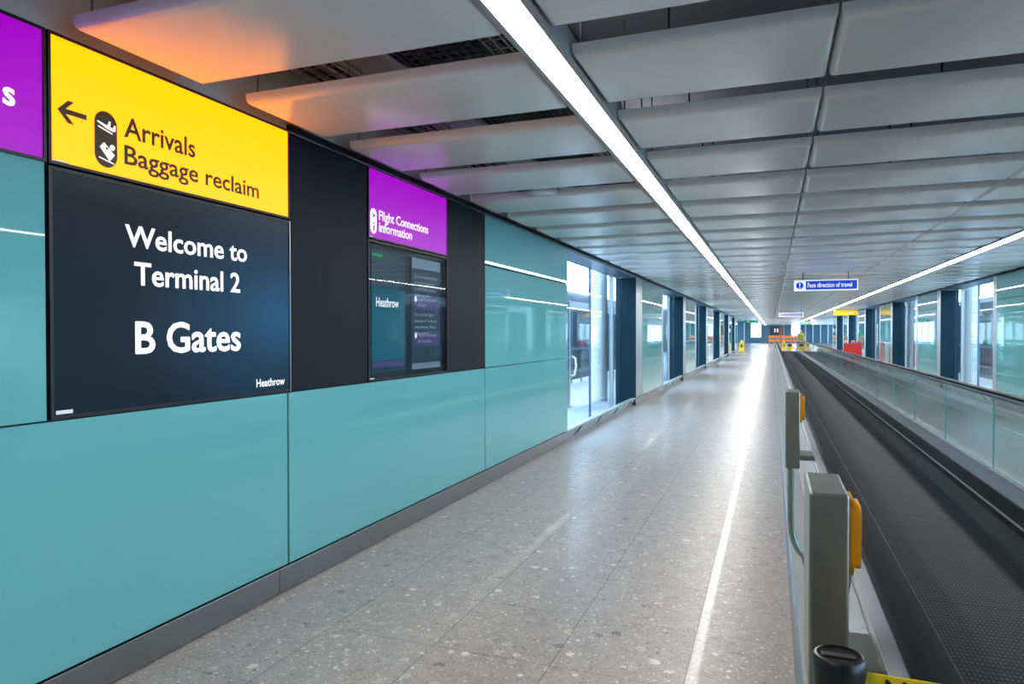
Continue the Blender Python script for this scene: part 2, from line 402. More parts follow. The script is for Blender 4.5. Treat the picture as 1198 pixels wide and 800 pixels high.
# ---------------------------------------------------------------- corridor walls
def wall(side):
    s = -1 if side == 'left' else 1
    X = XL if s < 0 else XR
    zmid = 1.16 if s < 0 else 1.26
    root = empty('wall_'+side, (X, 0, 0), kind='structure')
    base = empty('baseboard_'+side, (X, 0, 0), kind='structure')
    def bx(m, d0, d1, y0, y1, z0, z1, bev=0):       # d = depth behind the wall face
        a, b = X+s*d0, X+s*d1
        return m.box(min(a, b), max(a, b), y0, y1, z0, z1, bev)
    def solid(y0, y1): bx(MB(), .03, .09, y0, y1, 0, 3.25).build('backing', M['gap'], root)
    def teal(y0, y1, z0, z1): bx(MB(), 0, .025, y0+.003, y1-.003, z0, z1, .002).build('teal_panel', M['teal'], root)
    def tiers(y0, y1, lo=True, mid=True, top=True):
        if lo: teal(y0, y1, .158, zmid-.005)
        if mid: teal(y0, y1, zmid+.002, 2.168)
        if top: teal(y0, y1, 2.18, ZC-.005)
    def skirt(y0, y1):
        bx(MB(), -.002, .03, y0, y1, .004, .148, .003).build('skirting', M['skirting'], base)
    def recess(y0, y1, n):
        w = empty('window_%d' % n, (X+s*.36, y0, 0), kind='structure')
        g = .36
        jo = y0+.55*(y1-y0) if n > 1 else 11.93
        j2 = y1-.62
        for a, b in ((y0, jo-.012), (jo+.012, j2-.03), (j2+.03, y1-.05)):
            bx(MB(), g, g+.012, a, b, .02, ZC-.02).build('pane', M['pane'], w)
        bx(MB(), g-.01, g+.03, jo-.012, jo+.012, 0, ZC-.02).build('mullion', M['header'], w)
        bx(MB(), g-.02, g+.05, j2-.03, j2+.03, 0, ZC-.02).build('mullion', M['alu'], w)
        bx(MB(), .0, .42, y0, y1, ZC-.02, ZC+.03).build('head_soffit', M['header'], w)
        bx(MB(), .03, .45, y0-.04, y0, 0, ZC-.02).build('jamb_panel', M['alu'], w)
        # return panel closing the recess, in two leaves
        bx(MB(), 0, .30, y1, y1+.04, 0, ZC-.02, .003).build('return_panel', M['fin'], w)
        bx(MB(), .305, .42, y1, y1+.04, 0, ZC-.02, .003).build('return_panel', M['fin'], w)
        # polished kerb in front of the glass
        m = MB(); a0, a1, a2 = X, X+s*.03, X+s*.05
        m.prism([(X+s*.055, .004), (X+s*.004, .142), (X+s*.016, .142), (X+s*.067, .004)], 'Y', y0+.02, y1)
        m.build('kerb_plate', M['mirror'], base)
        bx(MB(), -.002, .09, y0, y1, .143, .16, .003).build('kerb_rail', M['alu'], base)
        k = y0+.42
        while k < y1-.3:  # thin dark triangles laid at intervals on the kerb plate
            m = MB(); P = [(X+s*.049, k, .012), (X+s*.0065, k+.30, .127), (X+s*.0045, k+.40, .132), (X+s*.034, k+.33, .052)]
            f0 = [m.bm.verts.new(p) for p in P]; f1 = [m.bm.verts.new((p[0]+s*.004, p[1], p[2])) for p in P]
            fs = [m.bm.faces.new(f0), m.bm.faces.new(f1[::-1])]+[m.bm.faces.new((f0[i], f1[i], f1[(i+1) % 4], f0[(i+1) % 4])) for i in range(4)]
            bmesh.ops.recalc_face_normals(m.bm, faces=fs)
            m.build('kerb_triangle', M['fin'], base); k += 1.3
    if s < 0:
        R = [14.32+8.15*k for k in range(6)]
        solid(YN, 9.22)
        for a, b in ((YN, .325), (.335, 3.31), (3.32, 6.275), (6.285, 9.21)):
            teal(a, b, .158, zmid-.005)
        tiers(YN, .325, lo=False)
        teal(.335, 1.885, zmid+.002, 2.168)
        tiers(6.285, 9.21, lo=False)
        for a, b in ((3.345, 4.16), (5.435, 6.27)):
            bx(MB(), -.003, .025, a, b, zmid+.003, ZC-.012, .002).build('dark_panel', M['dark_panel'], root)
        skirt(YN, 3.23); skirt(3.233, 6.19); skirt(6.193, 9.12)
        # wall above the signs up to the slab and black head channel
        bx(MB(), -.005, .03, 3.33, YW, ZC+.012, ZC+.05).build('head_channel', M['black'], root)
        bx(MB(), -.012, .02, 3.32, YW, ZC-.003, ZC+.004).build('head_bead', M['trimline'], root)
        bx(MB(), .012, .03, YN, 3.33, ZC+.014, ZC+.04).build('upper_wall', M['bulkhead'], root)
        bx(MB(), .012, .03, YN, YW, ZC+.04, 3.25).build('upper_wall', M['bulkhead'], root)
        first = 9.22; n = 1
    else:
        R = [13.6, 21.75, 29.8, 37.9, 46.0, 54.1]
        w = empty('window_20', (X+.4, YN, 0), kind='structure')
        for k in range(7):
            y = Y0+k*2.1
            bx(MB(), .36, .42, y, y+.07, 0, 3.25).build('mullion', M['alu'], w)
            bx(MB(), .385, .395, y+.075, y+2.095, .1, 2.0).build('pane', M['pane'], w)
        bx(MB(), .36, .42, Y0, 8.75, .0, .1).build('sill', M['alu'], w)
        bx(MB(), .36, .42, Y0, 8.75, 2.0, 3.25).build('head', M['header'], w)
        bx(MB(), -.005, .03, 8.75, YW+3, ZC+.012, ZC+.05).build('head_channel', M['black'], root)
        bx(MB(), .012, .03, 8.75, YW+3, ZC+.04, 3.25).build('upper_wall', M['bulkhead'], root)
        first = 8.75; n = 21
    pale, tw = (.75, 3.6) if s < 0 else (.45, 3.25)
    st = first
    for i, r in enumerate(R):
        if s > 0 and i == 0: pale, tw = .45, 3.15
        recess(st, r, n); n += 1
        bx(MB(), 0, .06, r+.04, r+pale, .16, ZC, .003).build('metal_panel', M['alu'], root)
        solid(r+.06, r+tw+.25); tiers(r+pale+.01, r+tw)
        bx(MB(), 0, .05, r+tw+.01, r+tw+.25, .16, ZC, .003).build('edge_panel', M['alu'], root)
        skirt(r, r+tw+.25)
        st = r+tw+.25
wall('left'); wall('right')

# ---------------------------------------------------------------- rooms beside the corridor
def facade(side):
    s = -1 if side == 'left' else 1
    X = -8.0 if s < 0 else 10.0; H = 3.25
    f = empty('wall_outer_'+side, (X, 0, 0), kind='structure')
    a, b = (X-.2, X) if s < 0 else (X, X+.2)
    MB().box(a, b, 8.85, 57.5, 0, 1.0).build('sill_wall', M['outer'], f)
    MB().box(a, b, 8.85, 57.5, 2.3, 3.25).build('head_wall', M['outer'], f)
    y = 8.85
    while y < 57:
        MB().box(a, b, y, min(y+1.7, 57.5), 1.0, 2.3).build('pier', M['outer'], f); y += 3.3
    MB().box(a, b, 57.5, YE, 0, .08).build('sill_wall', M['white_room'], f)
    MB().box(a, b, 57.5, YE, 2.72, 3.25).build('head_wall', M['white_room'], f)
    y = 57.5
    while y < YE:
        MB().box(a, b, y, y+.22, .08, 2.72).build('mullion', M['white_room'], f); y += 3.3
    if s < 0: MB().box(a, b, Y0, 8.7, 0, 3.25).build('near_wall', M['bulkhead'], f)
    for i, r in enumerate([14.32+8.15*k for k in range(6)] if s < 0 else [13.6, 21.75, 29.8, 37.9, 46.0, 54.1]):
        c = MB().lathe(XL-.98 if s < 0 else XR+.72, r+.85 if s < 0 else r+.1, [(.19, 0), (.19, 3.6)], 40).build('column', M['pillar'], smooth=True)
        struct(c)
facade('left'); facade('right')

# door and glazed partition seen through the first bay
d = empty('door_1', (-3.9, 13.2, 0), kind='structure')
MB().box(-4.0, -3.9, 13.75, 13.85, 0, 2.2).build('frame', M['white_paint'], d)
MB().box(-4.05, -3.9, 13.0, 13.74, .0, 2.15).build('door_leaf', M['bluedoor'], d)
MB().box(-4.05, -3.9, 12.9, 15.8, 2.2, 2.3).build('door_head', M['header'], d)
p = empty('wall_partition', (-5.6, 21, 0), kind='structure')
MB().box(-5.62, -5.6, 17.5, 27, .1, 2.2).build('partition_pane', M['fin'], p)
for k in range(9):
    MB().box(-5.6, -5.54, 17.5+k*1.15, 17.56+k*1.15, 0, 2.2).build('partition_post', M['header'], p)
MB().box(-5.6, -5.54, 17.5, 27, 1.0, 1.06).build('partition_rail', M['header'], p)
MB().box(-5.6, -5.54, 17.5, 27, 2.2, 2.3).build('partition_head', M['alu'], p)
p = empty('wall_partition_right', (6.6, 26, 0), kind='structure')
MB().box(6.6, 6.65, 18.5, 36, .0, 2.5).build('partition_panel', M['fin'], p)
for k in range(12): MB().box(6.55, 6.6, 18.5+k*1.5, 18.57+k*1.5, 0, 2.5).build('partition_post', M['header'], p)
MB().box(6.54, 6.6, 18.5, 36, 2.5, 2.62).build('partition_head', M['alu'], p)
MB().box(6.55, 6.6, 18.5, 36, 1.0, 1.05).build('partition_rail', M['header'], p)
h = empty('pull_handle', (-2.99, 10.62, .8), 'white bowed pull handle on the first glass bay past the teal panels', 'door handle')
MB().tube([(-2.975, 10.6, .82), (-2.93, 10.62, .84), (-2.91, 10.65, .97), (-2.93, 10.68, 1.10), (-2.975, 10.7, 1.12)], .016).build('grip', M['white_paint'], h, smooth=True)
for y, z in ((10.6, .82), (10.7, 1.12)):
    MB().tube([(-2.992, y, z), (-2.97, y, z)], .024).build('mounting', M['steel'], h, smooth=True)

# ---------------------------------------------------------------- hall beyond the corridor
e = empty('wall_end', (0, YE, 0), kind='structure')
def end(x0, x1, z0, z1, m='endwall', nm='wall_section'): MB().box(x0, x1, YE, YE+.3, z0, z1).build(nm, M[m], e)
end(-8, -2.95, 0, 3.25); end(-2.95, -1.55, 0, .85); end(-2.95, -1.55, 2.75, 3.25)
end(-1.55, 2.7, 0, 3.25); end(2.7, 3.85, 0, .95); end(3.85, 10, 0, 3.25)
for x in (-6.5, -5.2, -3.9, 1.62, 4.6, 5.6, 6.6, 7.6, 8.6): MB().box(x-.09, x+.09, YE-.12, YE, 0, 3.25).build('post', M['alu'], e)
MB().box(-2.95, -1.55, YE+.1, YE+.12, .85, 2.75).build('window_pane', M['pane'], e)
MB().box(2.7, 3.85, YE+.1, YE+.12, .95, 3.25).build('window_pane', M['pane'], e)
struct(MB().box(2.92, 9.9, 60.0, 60.4, 2.16, 3.25).build('trim_bulkhead', M['white_room']))
struct(MB().box(-8, -2.7, 57.3, 57.6, 2.6, 3.25).build('trim_lintel', M['fin']))
# ---------------------------------------------------------------- ceiling panels
def panel_mesh(x0, x1):
    """folded tray with rounded lower edges, origin at its near left lower corner"""
    m = MB(); L, W, t = .645, x1-x0, .06
    r = bmesh.ops.create_cube(m.bm, size=1)
    for v in r['verts']: v.co = Vector(((v.co.x+.5)*W, (v.co.y+.5)*L, (v.co.z+.5)*t))
    low = [ed for ed in m.bm.edges if all(v.co.z < .001 for v in ed.verts)]
    vert = [ed for ed in m.bm.edges if abs(ed.verts[0].co.z-ed.verts[1].co.z) > .01]
    bmesh.ops.bevel(m.bm, geom=low, offset=.034, segments=5, affect='EDGES', profile=.5)
    me = bpy.data.meshes.new('ceiling_baffle'); m.bm.to_mesh(me); m.bm.free(); me.materials.append(M['panel'])
    for f in me.polygons: f.use_smooth = True
    try: me.set_sharp_from_angle(angle=math.radians(40))
    except Exception: pass
    return me
COLS = [(-2.53, -.995), (-.80, .230), (.241, 1.680), (1.690, 2.685), (2.885, 4.19)]
WHERE = ['between sign wall and first light line', 'just right of the first light line', 'in the middle ceiling run',
         'just left of the second light line', 'right of the second light line']
PM = [panel_mesh(*c) for c in COLS]
ORD = ['nearest', 'second', 'third', 'fourth', 'fifth', 'sixth', 'seventh', 'eighth', 'ninth', 'tenth']
rodm = bpy.data.meshes.new('hanger_rod')
_m = MB(); _m.tube([(0, 0, .06), (0, 0, .575)], .005, 6); _m.bm.to_mesh(rodm); _m.bm.free(); rodm.materials.append(M['traysteel'])
PITCH, YP = .937, 2.86-.937*2
first_row = {0: 0, 1: 0, 2: 1, 3: 2, 4: 5}
NROW = 58
stuff = []
for k in range(-2, int((YE-YP)/PITCH)):
    for c, (x0, x1) in enumerate(COLS):
        y = YP+k*PITCH
        if k >= NROW: stuff.append((c, y)); continue
        o = bpy.data.objects.new('ceiling_baffle', PM[c]); COL.objects.link(o); o.location = (x0, y, ZC); o['kind'] = 'thing'
        q = k-first_row[c]
        if q < 0:
            lab, grp = 'cream ceiling panel overhead, nearer than the first row, '+WHERE[c], 'overhead panels '+WHERE[c]
        elif q < 10:
            special = {(0, 0): 'cream ceiling panel tinted violet above the cut-off purple sign', (0, 1): 'cream ceiling panel glowing orange above the yellow arrivals sign',
                       (0, 2): 'cream ceiling panel tinted orange just past the yellow arrivals sign', (0, 3): 'cream ceiling panel tinted mauve above the black board and purple information sign'}
            lab = special.get((c, q), 'pale ceiling panel, %s of those %s' % (ORD[q], WHERE[c])); grp = 'ceiling panels '+WHERE[c]
        else:
            lab, grp = 'pale bluish ceiling panel past the tenth row, '+WHERE[c], 'distant ceiling panels '+WHERE[c]
        tag(o, lab, 'ceiling panel', grp)
        if -1 <= k < 7:
            for xx in (.025, x1-x0-.025):
                rr = bpy.data.objects.new('hanger_rod', rodm); COL.objects.link(rr); rr.parent = o; rr.location = (xx, .06, 0)
m = MB()
for c, y in stuff: m.box(COLS[c][0], COLS[c][1], y, y+.645, ZC, ZC+.045, .01, 1)
tag(m.build('distant_ceiling_baffles', M['panel']), 'dense rows of pale ceiling panels at the far end of the hall', 'ceiling panels', kind='stuff')

# ---------------------------------------------------------------- light lines
def light_line(name, xc, label):
    o = empty(name, (xc, YP, ZC), label, 'strip light')
    w = .062
    MB().box(xc-.09, xc-w-.001, -1, YE-2, ZC-.004, ZC+.10).box(xc+w+.001, xc+.09, -1, YE-2, ZC-.004, ZC+.10).box(xc-.09, xc+.09, -1, YE-2, ZC+.10, ZC+.112).build('housing', M['fixture'], o)
    d = MB(); y = -1.0; prev = None             # shallow lens standing proud of the housing, in 1.5 m lengths
    prof = [(-w, ZC+.012), (-w, ZC+.0025), (-w+.004, ZC+.001), (w-.004, ZC+.001), (w, ZC+.0025), (w, ZC+.012)]
    while y < YE-2.1:
        cur = [d.bm.verts.new((xc+a, y, z)) for a, z in prof]
        if prev:
            for i in range(5): d.bm.faces.new((prev[i], prev[i+1], cur[i+1], cur[i]))
        prev = cur; y += 1.5
    bmesh.ops.recalc_face_normals(d.bm, faces=d.bm.faces)
    if sum(f.normal.z for f in d.bm.faces) > 0:
        for f in d.bm.faces: f.normal_flip()
    d.build('diffuser', M['strip'], o)
    y = -.9
    while y < 24:                               # added glowing slabs on the housing top, to brighten the plenum
        MB().box(xc-.05, xc+.05, y, y+1.3, ZC+.1125, ZC+.116).build('added_plenum_glow', M['plenum_fill'], o); y += 3.0
    y = .4
    for k in range(9):
        MB().tube([(xc+.05, y, ZC+.112), (xc+.05, y, 3.25)], .006, 6).build('hanger_rod', M['traysteel'], o); y += 2.2
light_line('strip_light', -.895, 'long bright light line running overhead between the sign wall and the walkway')
light_line('strip_light', 2.785, 'long bright light line above the far side of the moving walkway')

# ---------------------------------------------------------------- services above the panels
YS = 14.0
o = empty('cable_tray', (-1.62, 0, 2.95), 'black perforated cable tray above the ceiling gaps beside the light line', 'cable tray')
m = MB()
y = -1.0
while y < YS:                       # perforated floor: cross bars and long bars leave holes
    m.box(-1.82, -1.38, y, y+.03, 2.96, 2.965); y += .07
for x in [-1.82+.44*k/8 for k in range(9)]: m.box(x-.012, x+.012, -1, YS, 2.9605, 2.9655)
m.build('tray_floor', M['traydark'], o)
MB().box(-1.85, -1.835, -1, YS, 2.95, 3.03).build('side_rail', M['traydark'], o)
MB().box(-1.37, -1.355, -1, YS, 2.95, 3.03).build('side_rail', M['traydark'], o)
def basket(x0, x1, z, label):
    o = empty('wire_basket_tray', ((x0+x1)/2, 0, z), label, 'cable tray')
    m = MB(); n = max(3, round((x1-x0)/.055))
    for k in range(n+1): m.tube([(x0+(x1-x0)*k/n, -1, z), (x0+(x1-x0)*k/n, YS, z)], .004, 5)
    for zz in (.04, .08):
        for x in (x0, x1): m.tube([(x, -1, z+zz), (x, YS, z+zz)], .004, 5)
    y = -1
    while y < YS:
        m.tube([(x0, y, z+.085), (x0, y, z-.004), (x1, y, z-.004), (x1, y, z+.085)], .0035, 5); y += .11
    m.build('wire_mesh', M['traysteel'], o)
    m = MB()
    for k in range(3):
        x = x0+(x1-x0)*(k+.7)/3.6
        m.tube([(x+.012*math.sin(j*1.3+k), -1+j*.5, z+.018) for j in range(int((YS+1)/.5)+1)], .011, 6)
    m.build('cables', M['traydark'], o)
basket(-2.42, -2.12, 2.90, 'wire basket cable tray above the gaps nearest the sign wall')
basket(-1.31, -1.05, 2.90, 'wire basket cable tray alongside the first light line')
o = empty('air_duct', (-1.98, 0, 2.95), 'pale rectangular air duct running above the ceiling gaps', 'air duct')
m = MB().box(-2.09, -1.88, -1, YS, 2.93, 3.12, .01).build('duct_run', M['duct'], o)
for k in range(8): MB().box(-2.105, -1.865, .2+k*1.9, .24+k*1.9, 2.915, 3.135).build('joint_flange', M['fixture'], o)
for x0, x1, l in ((-1.33, -1.06, 'pale duct above the wire basket beside the first light line'), (-2.46, -2.14, 'pale duct above the wire basket nearest the sign wall')):
    o = empty('air_duct', ((x0+x1)/2, 0, 3.06), l, 'air duct')
    MB().box(x0, x1, -1, YS, 3.06, 3.2, .01).build('duct_run', M['duct'], o)
    for k in range(7): MB().box(x0-.012, x1+.012, .9+k*2.1, .93+k*2.1, 3.048, 3.212).build('joint_flange', M['fixture'], o)
for k in range(7):
    y = YP+PITCH*k-.17
    o = empty('ceiling_rail', (1.7, y, 2.86), 'grey cross rail visible in the %s gap between panels beyond the light line' % ORD[k], 'ceiling rail', 'cross rails above the ceiling')
    MB().box(-.78, 4.2, y-.03, y+.03, 2.80, 2.806).box(-.78, 4.2, y-.03, y-.025, 2.80, 2.86).box(-.78, 4.2, y+.025, y+.03, 2.80, 2.86).build('channel', M['plenum'], o)
    for x in (-.5, .9, 2.1, 3.5):
        MB().tube([(x, y, 2.806), (x, y, 3.25)], .006, 6).build('hanger_rod', M['traydark'], o)
o = empty('conduit', (1.5, 2.0, 3.1), 'dark bundle pipe crossing above the panels on the walkway side', 'pipe')
MB().tube([(-.7, 2.75, 3.12), (4.2, 2.75, 3.12)], .04, 12).build('pipe_run', M['traysteel'], o, smooth=True)
for k in range(4): MB().tube([(.2+k*1.2, 2.75, 3.12), (.27+k*1.2, 2.75, 3.12)], .055, 12).build('coupling', M['traydark'], o, smooth=True)

# round speaker in the gap between panels
o = empty('ceiling_speaker', (-1.80, 5.53, ZC), 'round pale ceiling speaker in the gap between panels past the purple sign', 'speaker')
MB().lathe(-1.80, 5.53, [(.115, ZC+.09), (.13, ZC+.03), (.135, ZC+.012), (.128, ZC+.002), (.10, ZC)], 36).build('rim', M['fixture'], o, smooth=True)
MB().lathe(-1.80, 5.53, [(.098, ZC-.001), (.09, ZC-.006), (.03, ZC-.010)], 36).build('grille', M['panel'], o, smooth=True)

# ---------------------------------------------------------------- signs on the left wall
FX = XL+.004
def lightbox(name, y0, y1, z0, z1, mat, label):
    o = empty(name, (XL, (y0+y1)/2, z0), label, 'illuminated sign')
    m = MB(); t = .012
    m.box(XL-.028, FX+.006, y0, y0+t, z0, z1).box(XL-.028, FX+.006, y1-t, y1, z0, z1).box(XL-.028, FX+.006, y0+t, y1-t, z0, z0+t).box(XL-.028, FX+.006, y0+t, y1-t, z1-t, z1)
    m.build('sign_frame', M['black'], o)
    MB().box(XL-.028, FX, y0+t, y1-t, z0+t, z1-t).build('lit_face', mat, o)
    return o
F = ('X', FX)
sg = lightbox('lightbox_sign', 1.893, 3.33, 2.166, 2.682, M['yellow_lit'], 'yellow lightbox sign with left arrow reading Arrivals Baggage reclaim')
text('Arrivals', M['brown_text'], sg, F, 2.231, 2.357, .397, .083, .012)
text('Baggage reclaim', M['brown_text'], sg, F, 2.231, 2.240, .843, .077, .012)
yc, zc = 1.932, 2.386
poly([(yc, zc), (yc+.044, zc+.045), (yc+.070, zc+.045), (yc+.035, zc+.0105), (yc+.124, zc+.0105), (yc+.124, zc-.0105), (yc+.035, zc-.0105), (yc+.070, zc-.045), (yc+.044, zc-.045)], F).build('arrow', M['brown_text'], sg)
pill = poly(capsule(2.144, 2.320, .106, .236), F).build('pictogram_pill', M['brown_text'], sg)
E2 = .0035
pl = [(2.102, 2.386), (2.106, 2.391), (2.150, 2.379), (2.158, 2.400), (2.166, 2.400), (2.163, 2.376), (2.176, 2.374), (2.182, 2.388), (2.189, 2.389), (2.188, 2.364), (2.178, 2.360), (2.150, 2.366)]
poly(pl, F, E2).build('plane_icon', M['white_lit'], pill)
poly([(2.107, 2.3705), (2.107, 2.3655), (2.174, 2.3475), (2.174, 2.3525)], F, E2).build('runway_icon', M['white_lit'], pill)
poly([(2.114, 2.284), (2.134, 2.306), (2.184, 2.262), (2.160, 2.232)], F, E2).build('suitcase_icon', M['white_lit'], pill)
poly(disc(2.173, 2.292, .012), F, E2).build('tag_icon', M['white_lit'], pill)
poly(disc(2.146, 2.283, .0055), F, E2+.001).build('tag_hole', M['brown_text'], pill)
poly([(2.110, 2.242), (2.110, 2.237), (2.180, 2.222), (2.180, 2.227)], F, E2).build('belt_icon', M['white_lit'], pill)
poly(rect(1.912, 1.975, 2.179, 2.185), F).build('maker_sticker', M['white_paint'], sg)

ps = lightbox('lightbox_sign', .43, 1.885, 2.166, 2.682, M['purple_lit'], 'purple lightbox sign cut off at the edge, ending in white letter s')
text('s', M['white_lit'], ps, F, 1.724, 2.345, .046, .086, .02)

fs = lightbox('lightbox_sign', 4.168, 5.428, 2.166, 2.672, M['purple_lit'], 'purple lightbox sign reading Flight Connections information')
text('Flight Connections', M['white_lit'], fs, F, 4.312, 2.314, .757, .064, .009)
text('information', M['white_lit'], fs, F, 4.312, 2.230, .485, .064, .009)
pill = poly(capsule(4.240, 2.294, .082, .178), F).build('pictogram_pill', M['white_lit'], fs)
poly([(4.222, 2.350), (4.232, 2.352), (4.247, 2.337), (4.262, 2.345), (4.262, 2.338), (4.240, 2.318), (4.228, 2.322), (4.238, 2.330)], F, E2).build('plane_icon', M['ink'], pill)
poly(disc(4.242, 2.278, .008), F, E2).build('info_dot', M['ink'], pill)
poly(rect(4.235, 4.250, 2.226, 2.264), F, E2).build('info_stem', M['ink'], pill)
poly(rect(4.182, 4.235, 2.178, 2.184), F).build('maker_sticker', M['white_paint'], fs)

# welcome display
o = empty('welcome_display', (XL, 2.6, 1.16), 'dark blue display panel reading Welcome to Terminal 2 B Gates', 'display')
m = MB(); y0, y1, z0, z1, t = 1.893, 3.335, 1.163, 2.156, .014
m.box(XL-.028, FX+.004, y0, y0+t, z0, z1).box(XL-.028, FX+.004, y1-t, y1, z0, z1).box(XL-.028, FX+.004, y0+t, y1-t, z0, z0+t).box(XL-.028, FX+.004, y0+t, y1-t, z1-t, z1)
m.build('bezel', M['black'], o)
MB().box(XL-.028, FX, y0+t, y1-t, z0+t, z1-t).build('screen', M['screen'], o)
MB().box(FX+.003, FX+.006, 3.326, 3.331, z0, z1).build('edge_bead', M['trimline'], o)
text('Welcome to', M['white_lit'], o, F, 2.232, 1.884, .747, .088, .014)
text('Terminal 2', M['white_lit'], o, F, 2.276, 1.718, .650, .094, .014)
text('B Gates', M['white_lit'], o, F, 2.279, 1.414, .650, .132, .016)
text('Heathrow', M['white_lit'], o, F, 3.045, 1.208, .234, .040, .012, name='logo_lettering')
poly(rect(1.915, 1.985, 1.182, 1.197), F).build('asset_sticker', M['white_paint'], o)

# information cabinet with two screens behind glass
o = empty('information_cabinet', (XL, 4.8, 1.16), 'black glazed cabinet with two screens under the purple information sign', 'display')
y0, y1, z0, z1, t = 4.168, 5.428, 1.163, 2.158, .03
m = MB()
m.box(XL-.0285, FX+.004, y0, y0+.012, z0, z1).box(XL-.0285, FX+.004, y1-.012, y1, z0, z1).box(XL-.0285, FX+.004, y0+.012, y1-.012, z0, z0+.012).box(XL-.0285, FX+.004, y0+.012, y1-.012, z1-.012, z1)
m.build('cabinet_frame', M['black'], o)
MB().box(XL-.0288, XL-.0272, y0+.012, y1-.012, z0+.012, z1-.012).build('back_panel', M['black'], o)
s1 = MB().box(XL-.027, XL-.020, 4.252, 4.735, 1.212, 2.103).build('map_screen', M['scr_grey'], o)
G = ('X', XL-.020)
poly(rect(4.254, 4.733, 1.30, 1.83), G).build('map_area', M['scr_teal'], s1)
poly(rect(4.254, 4.733, 1.255, 1.295), G).build('footer_band', M['scr_violet'], s1)
poly(rect(4.256, 4.40, 2.055, 2.075), G).build('green_tab', emit('green_tab', (.0, .35, .08), .9), s1)
text('Heathrow', M['white_lit'], s1, G, 4.305, 1.695, .32, .062, .012, name='logo_lettering', eps=.004)
s2 = MB().box(XL-.027, XL-.020, 4.836, 5.336, 1.212, 2.103).build('notice_screen', M['scr_grey'], o)
poly(rect(4.838, 5.334, 2.02, 2.101), G).build('header_band', M['scr_pale'], s2)
poly(rect(4.838, 5.334, 1.214, 1.262), G).build('footer_band', M['scr_pale'], s2)
for z in (1.69, 1.40): poly(rect(4.865, 5.31, z, z+.12), G).build('violet_band', M['scr_violet'], s2)
for tx, a, z, w in (('If your connecting flight', 4.875, 1.945, .40), ('is shown as departing', 4.875, 1.895, .36), ('from B Gates, please', 4.875, 1.845, .35), ('follow signs for', 4.875, 1.82-.025, .26),
                    ('For all other flights', 4.875, 1.64, .33), ('please go to Terminal 2', 4.875, 1.59, .39), ('main building. Please', 4.875, 1.54, .36), ('follow signs for', 4.875, 1.49, .26),
                    ('Flight Connections', 4.93, 1.765, .33), ('B Gates', 4.93, 1.715, .13), ('Flight Connections', 4.93, 1.475, .33), ('All Terminals', 4.93, 1.425, .22)):
    text(tx, M['scr_text'], s2, G, a, z, w, .024, .0, eps=.005)
for z in (1.765, 1.475): poly(capsule(4.895, z+.01, .03, .045), G, .005).build('pictogram_pill', M['white_lit'], s2)
MB().box(FX-.006, FX-.001, y0+.0125, y1-.0125, z0+.0125, z1-.0125).build('cover_glass', M['coverglass'], o)
poly(rect(4.185, 4.24, 1.178, 1.186), ('X', FX+.001)).build('maker_sticker', M['white_paint'], o)

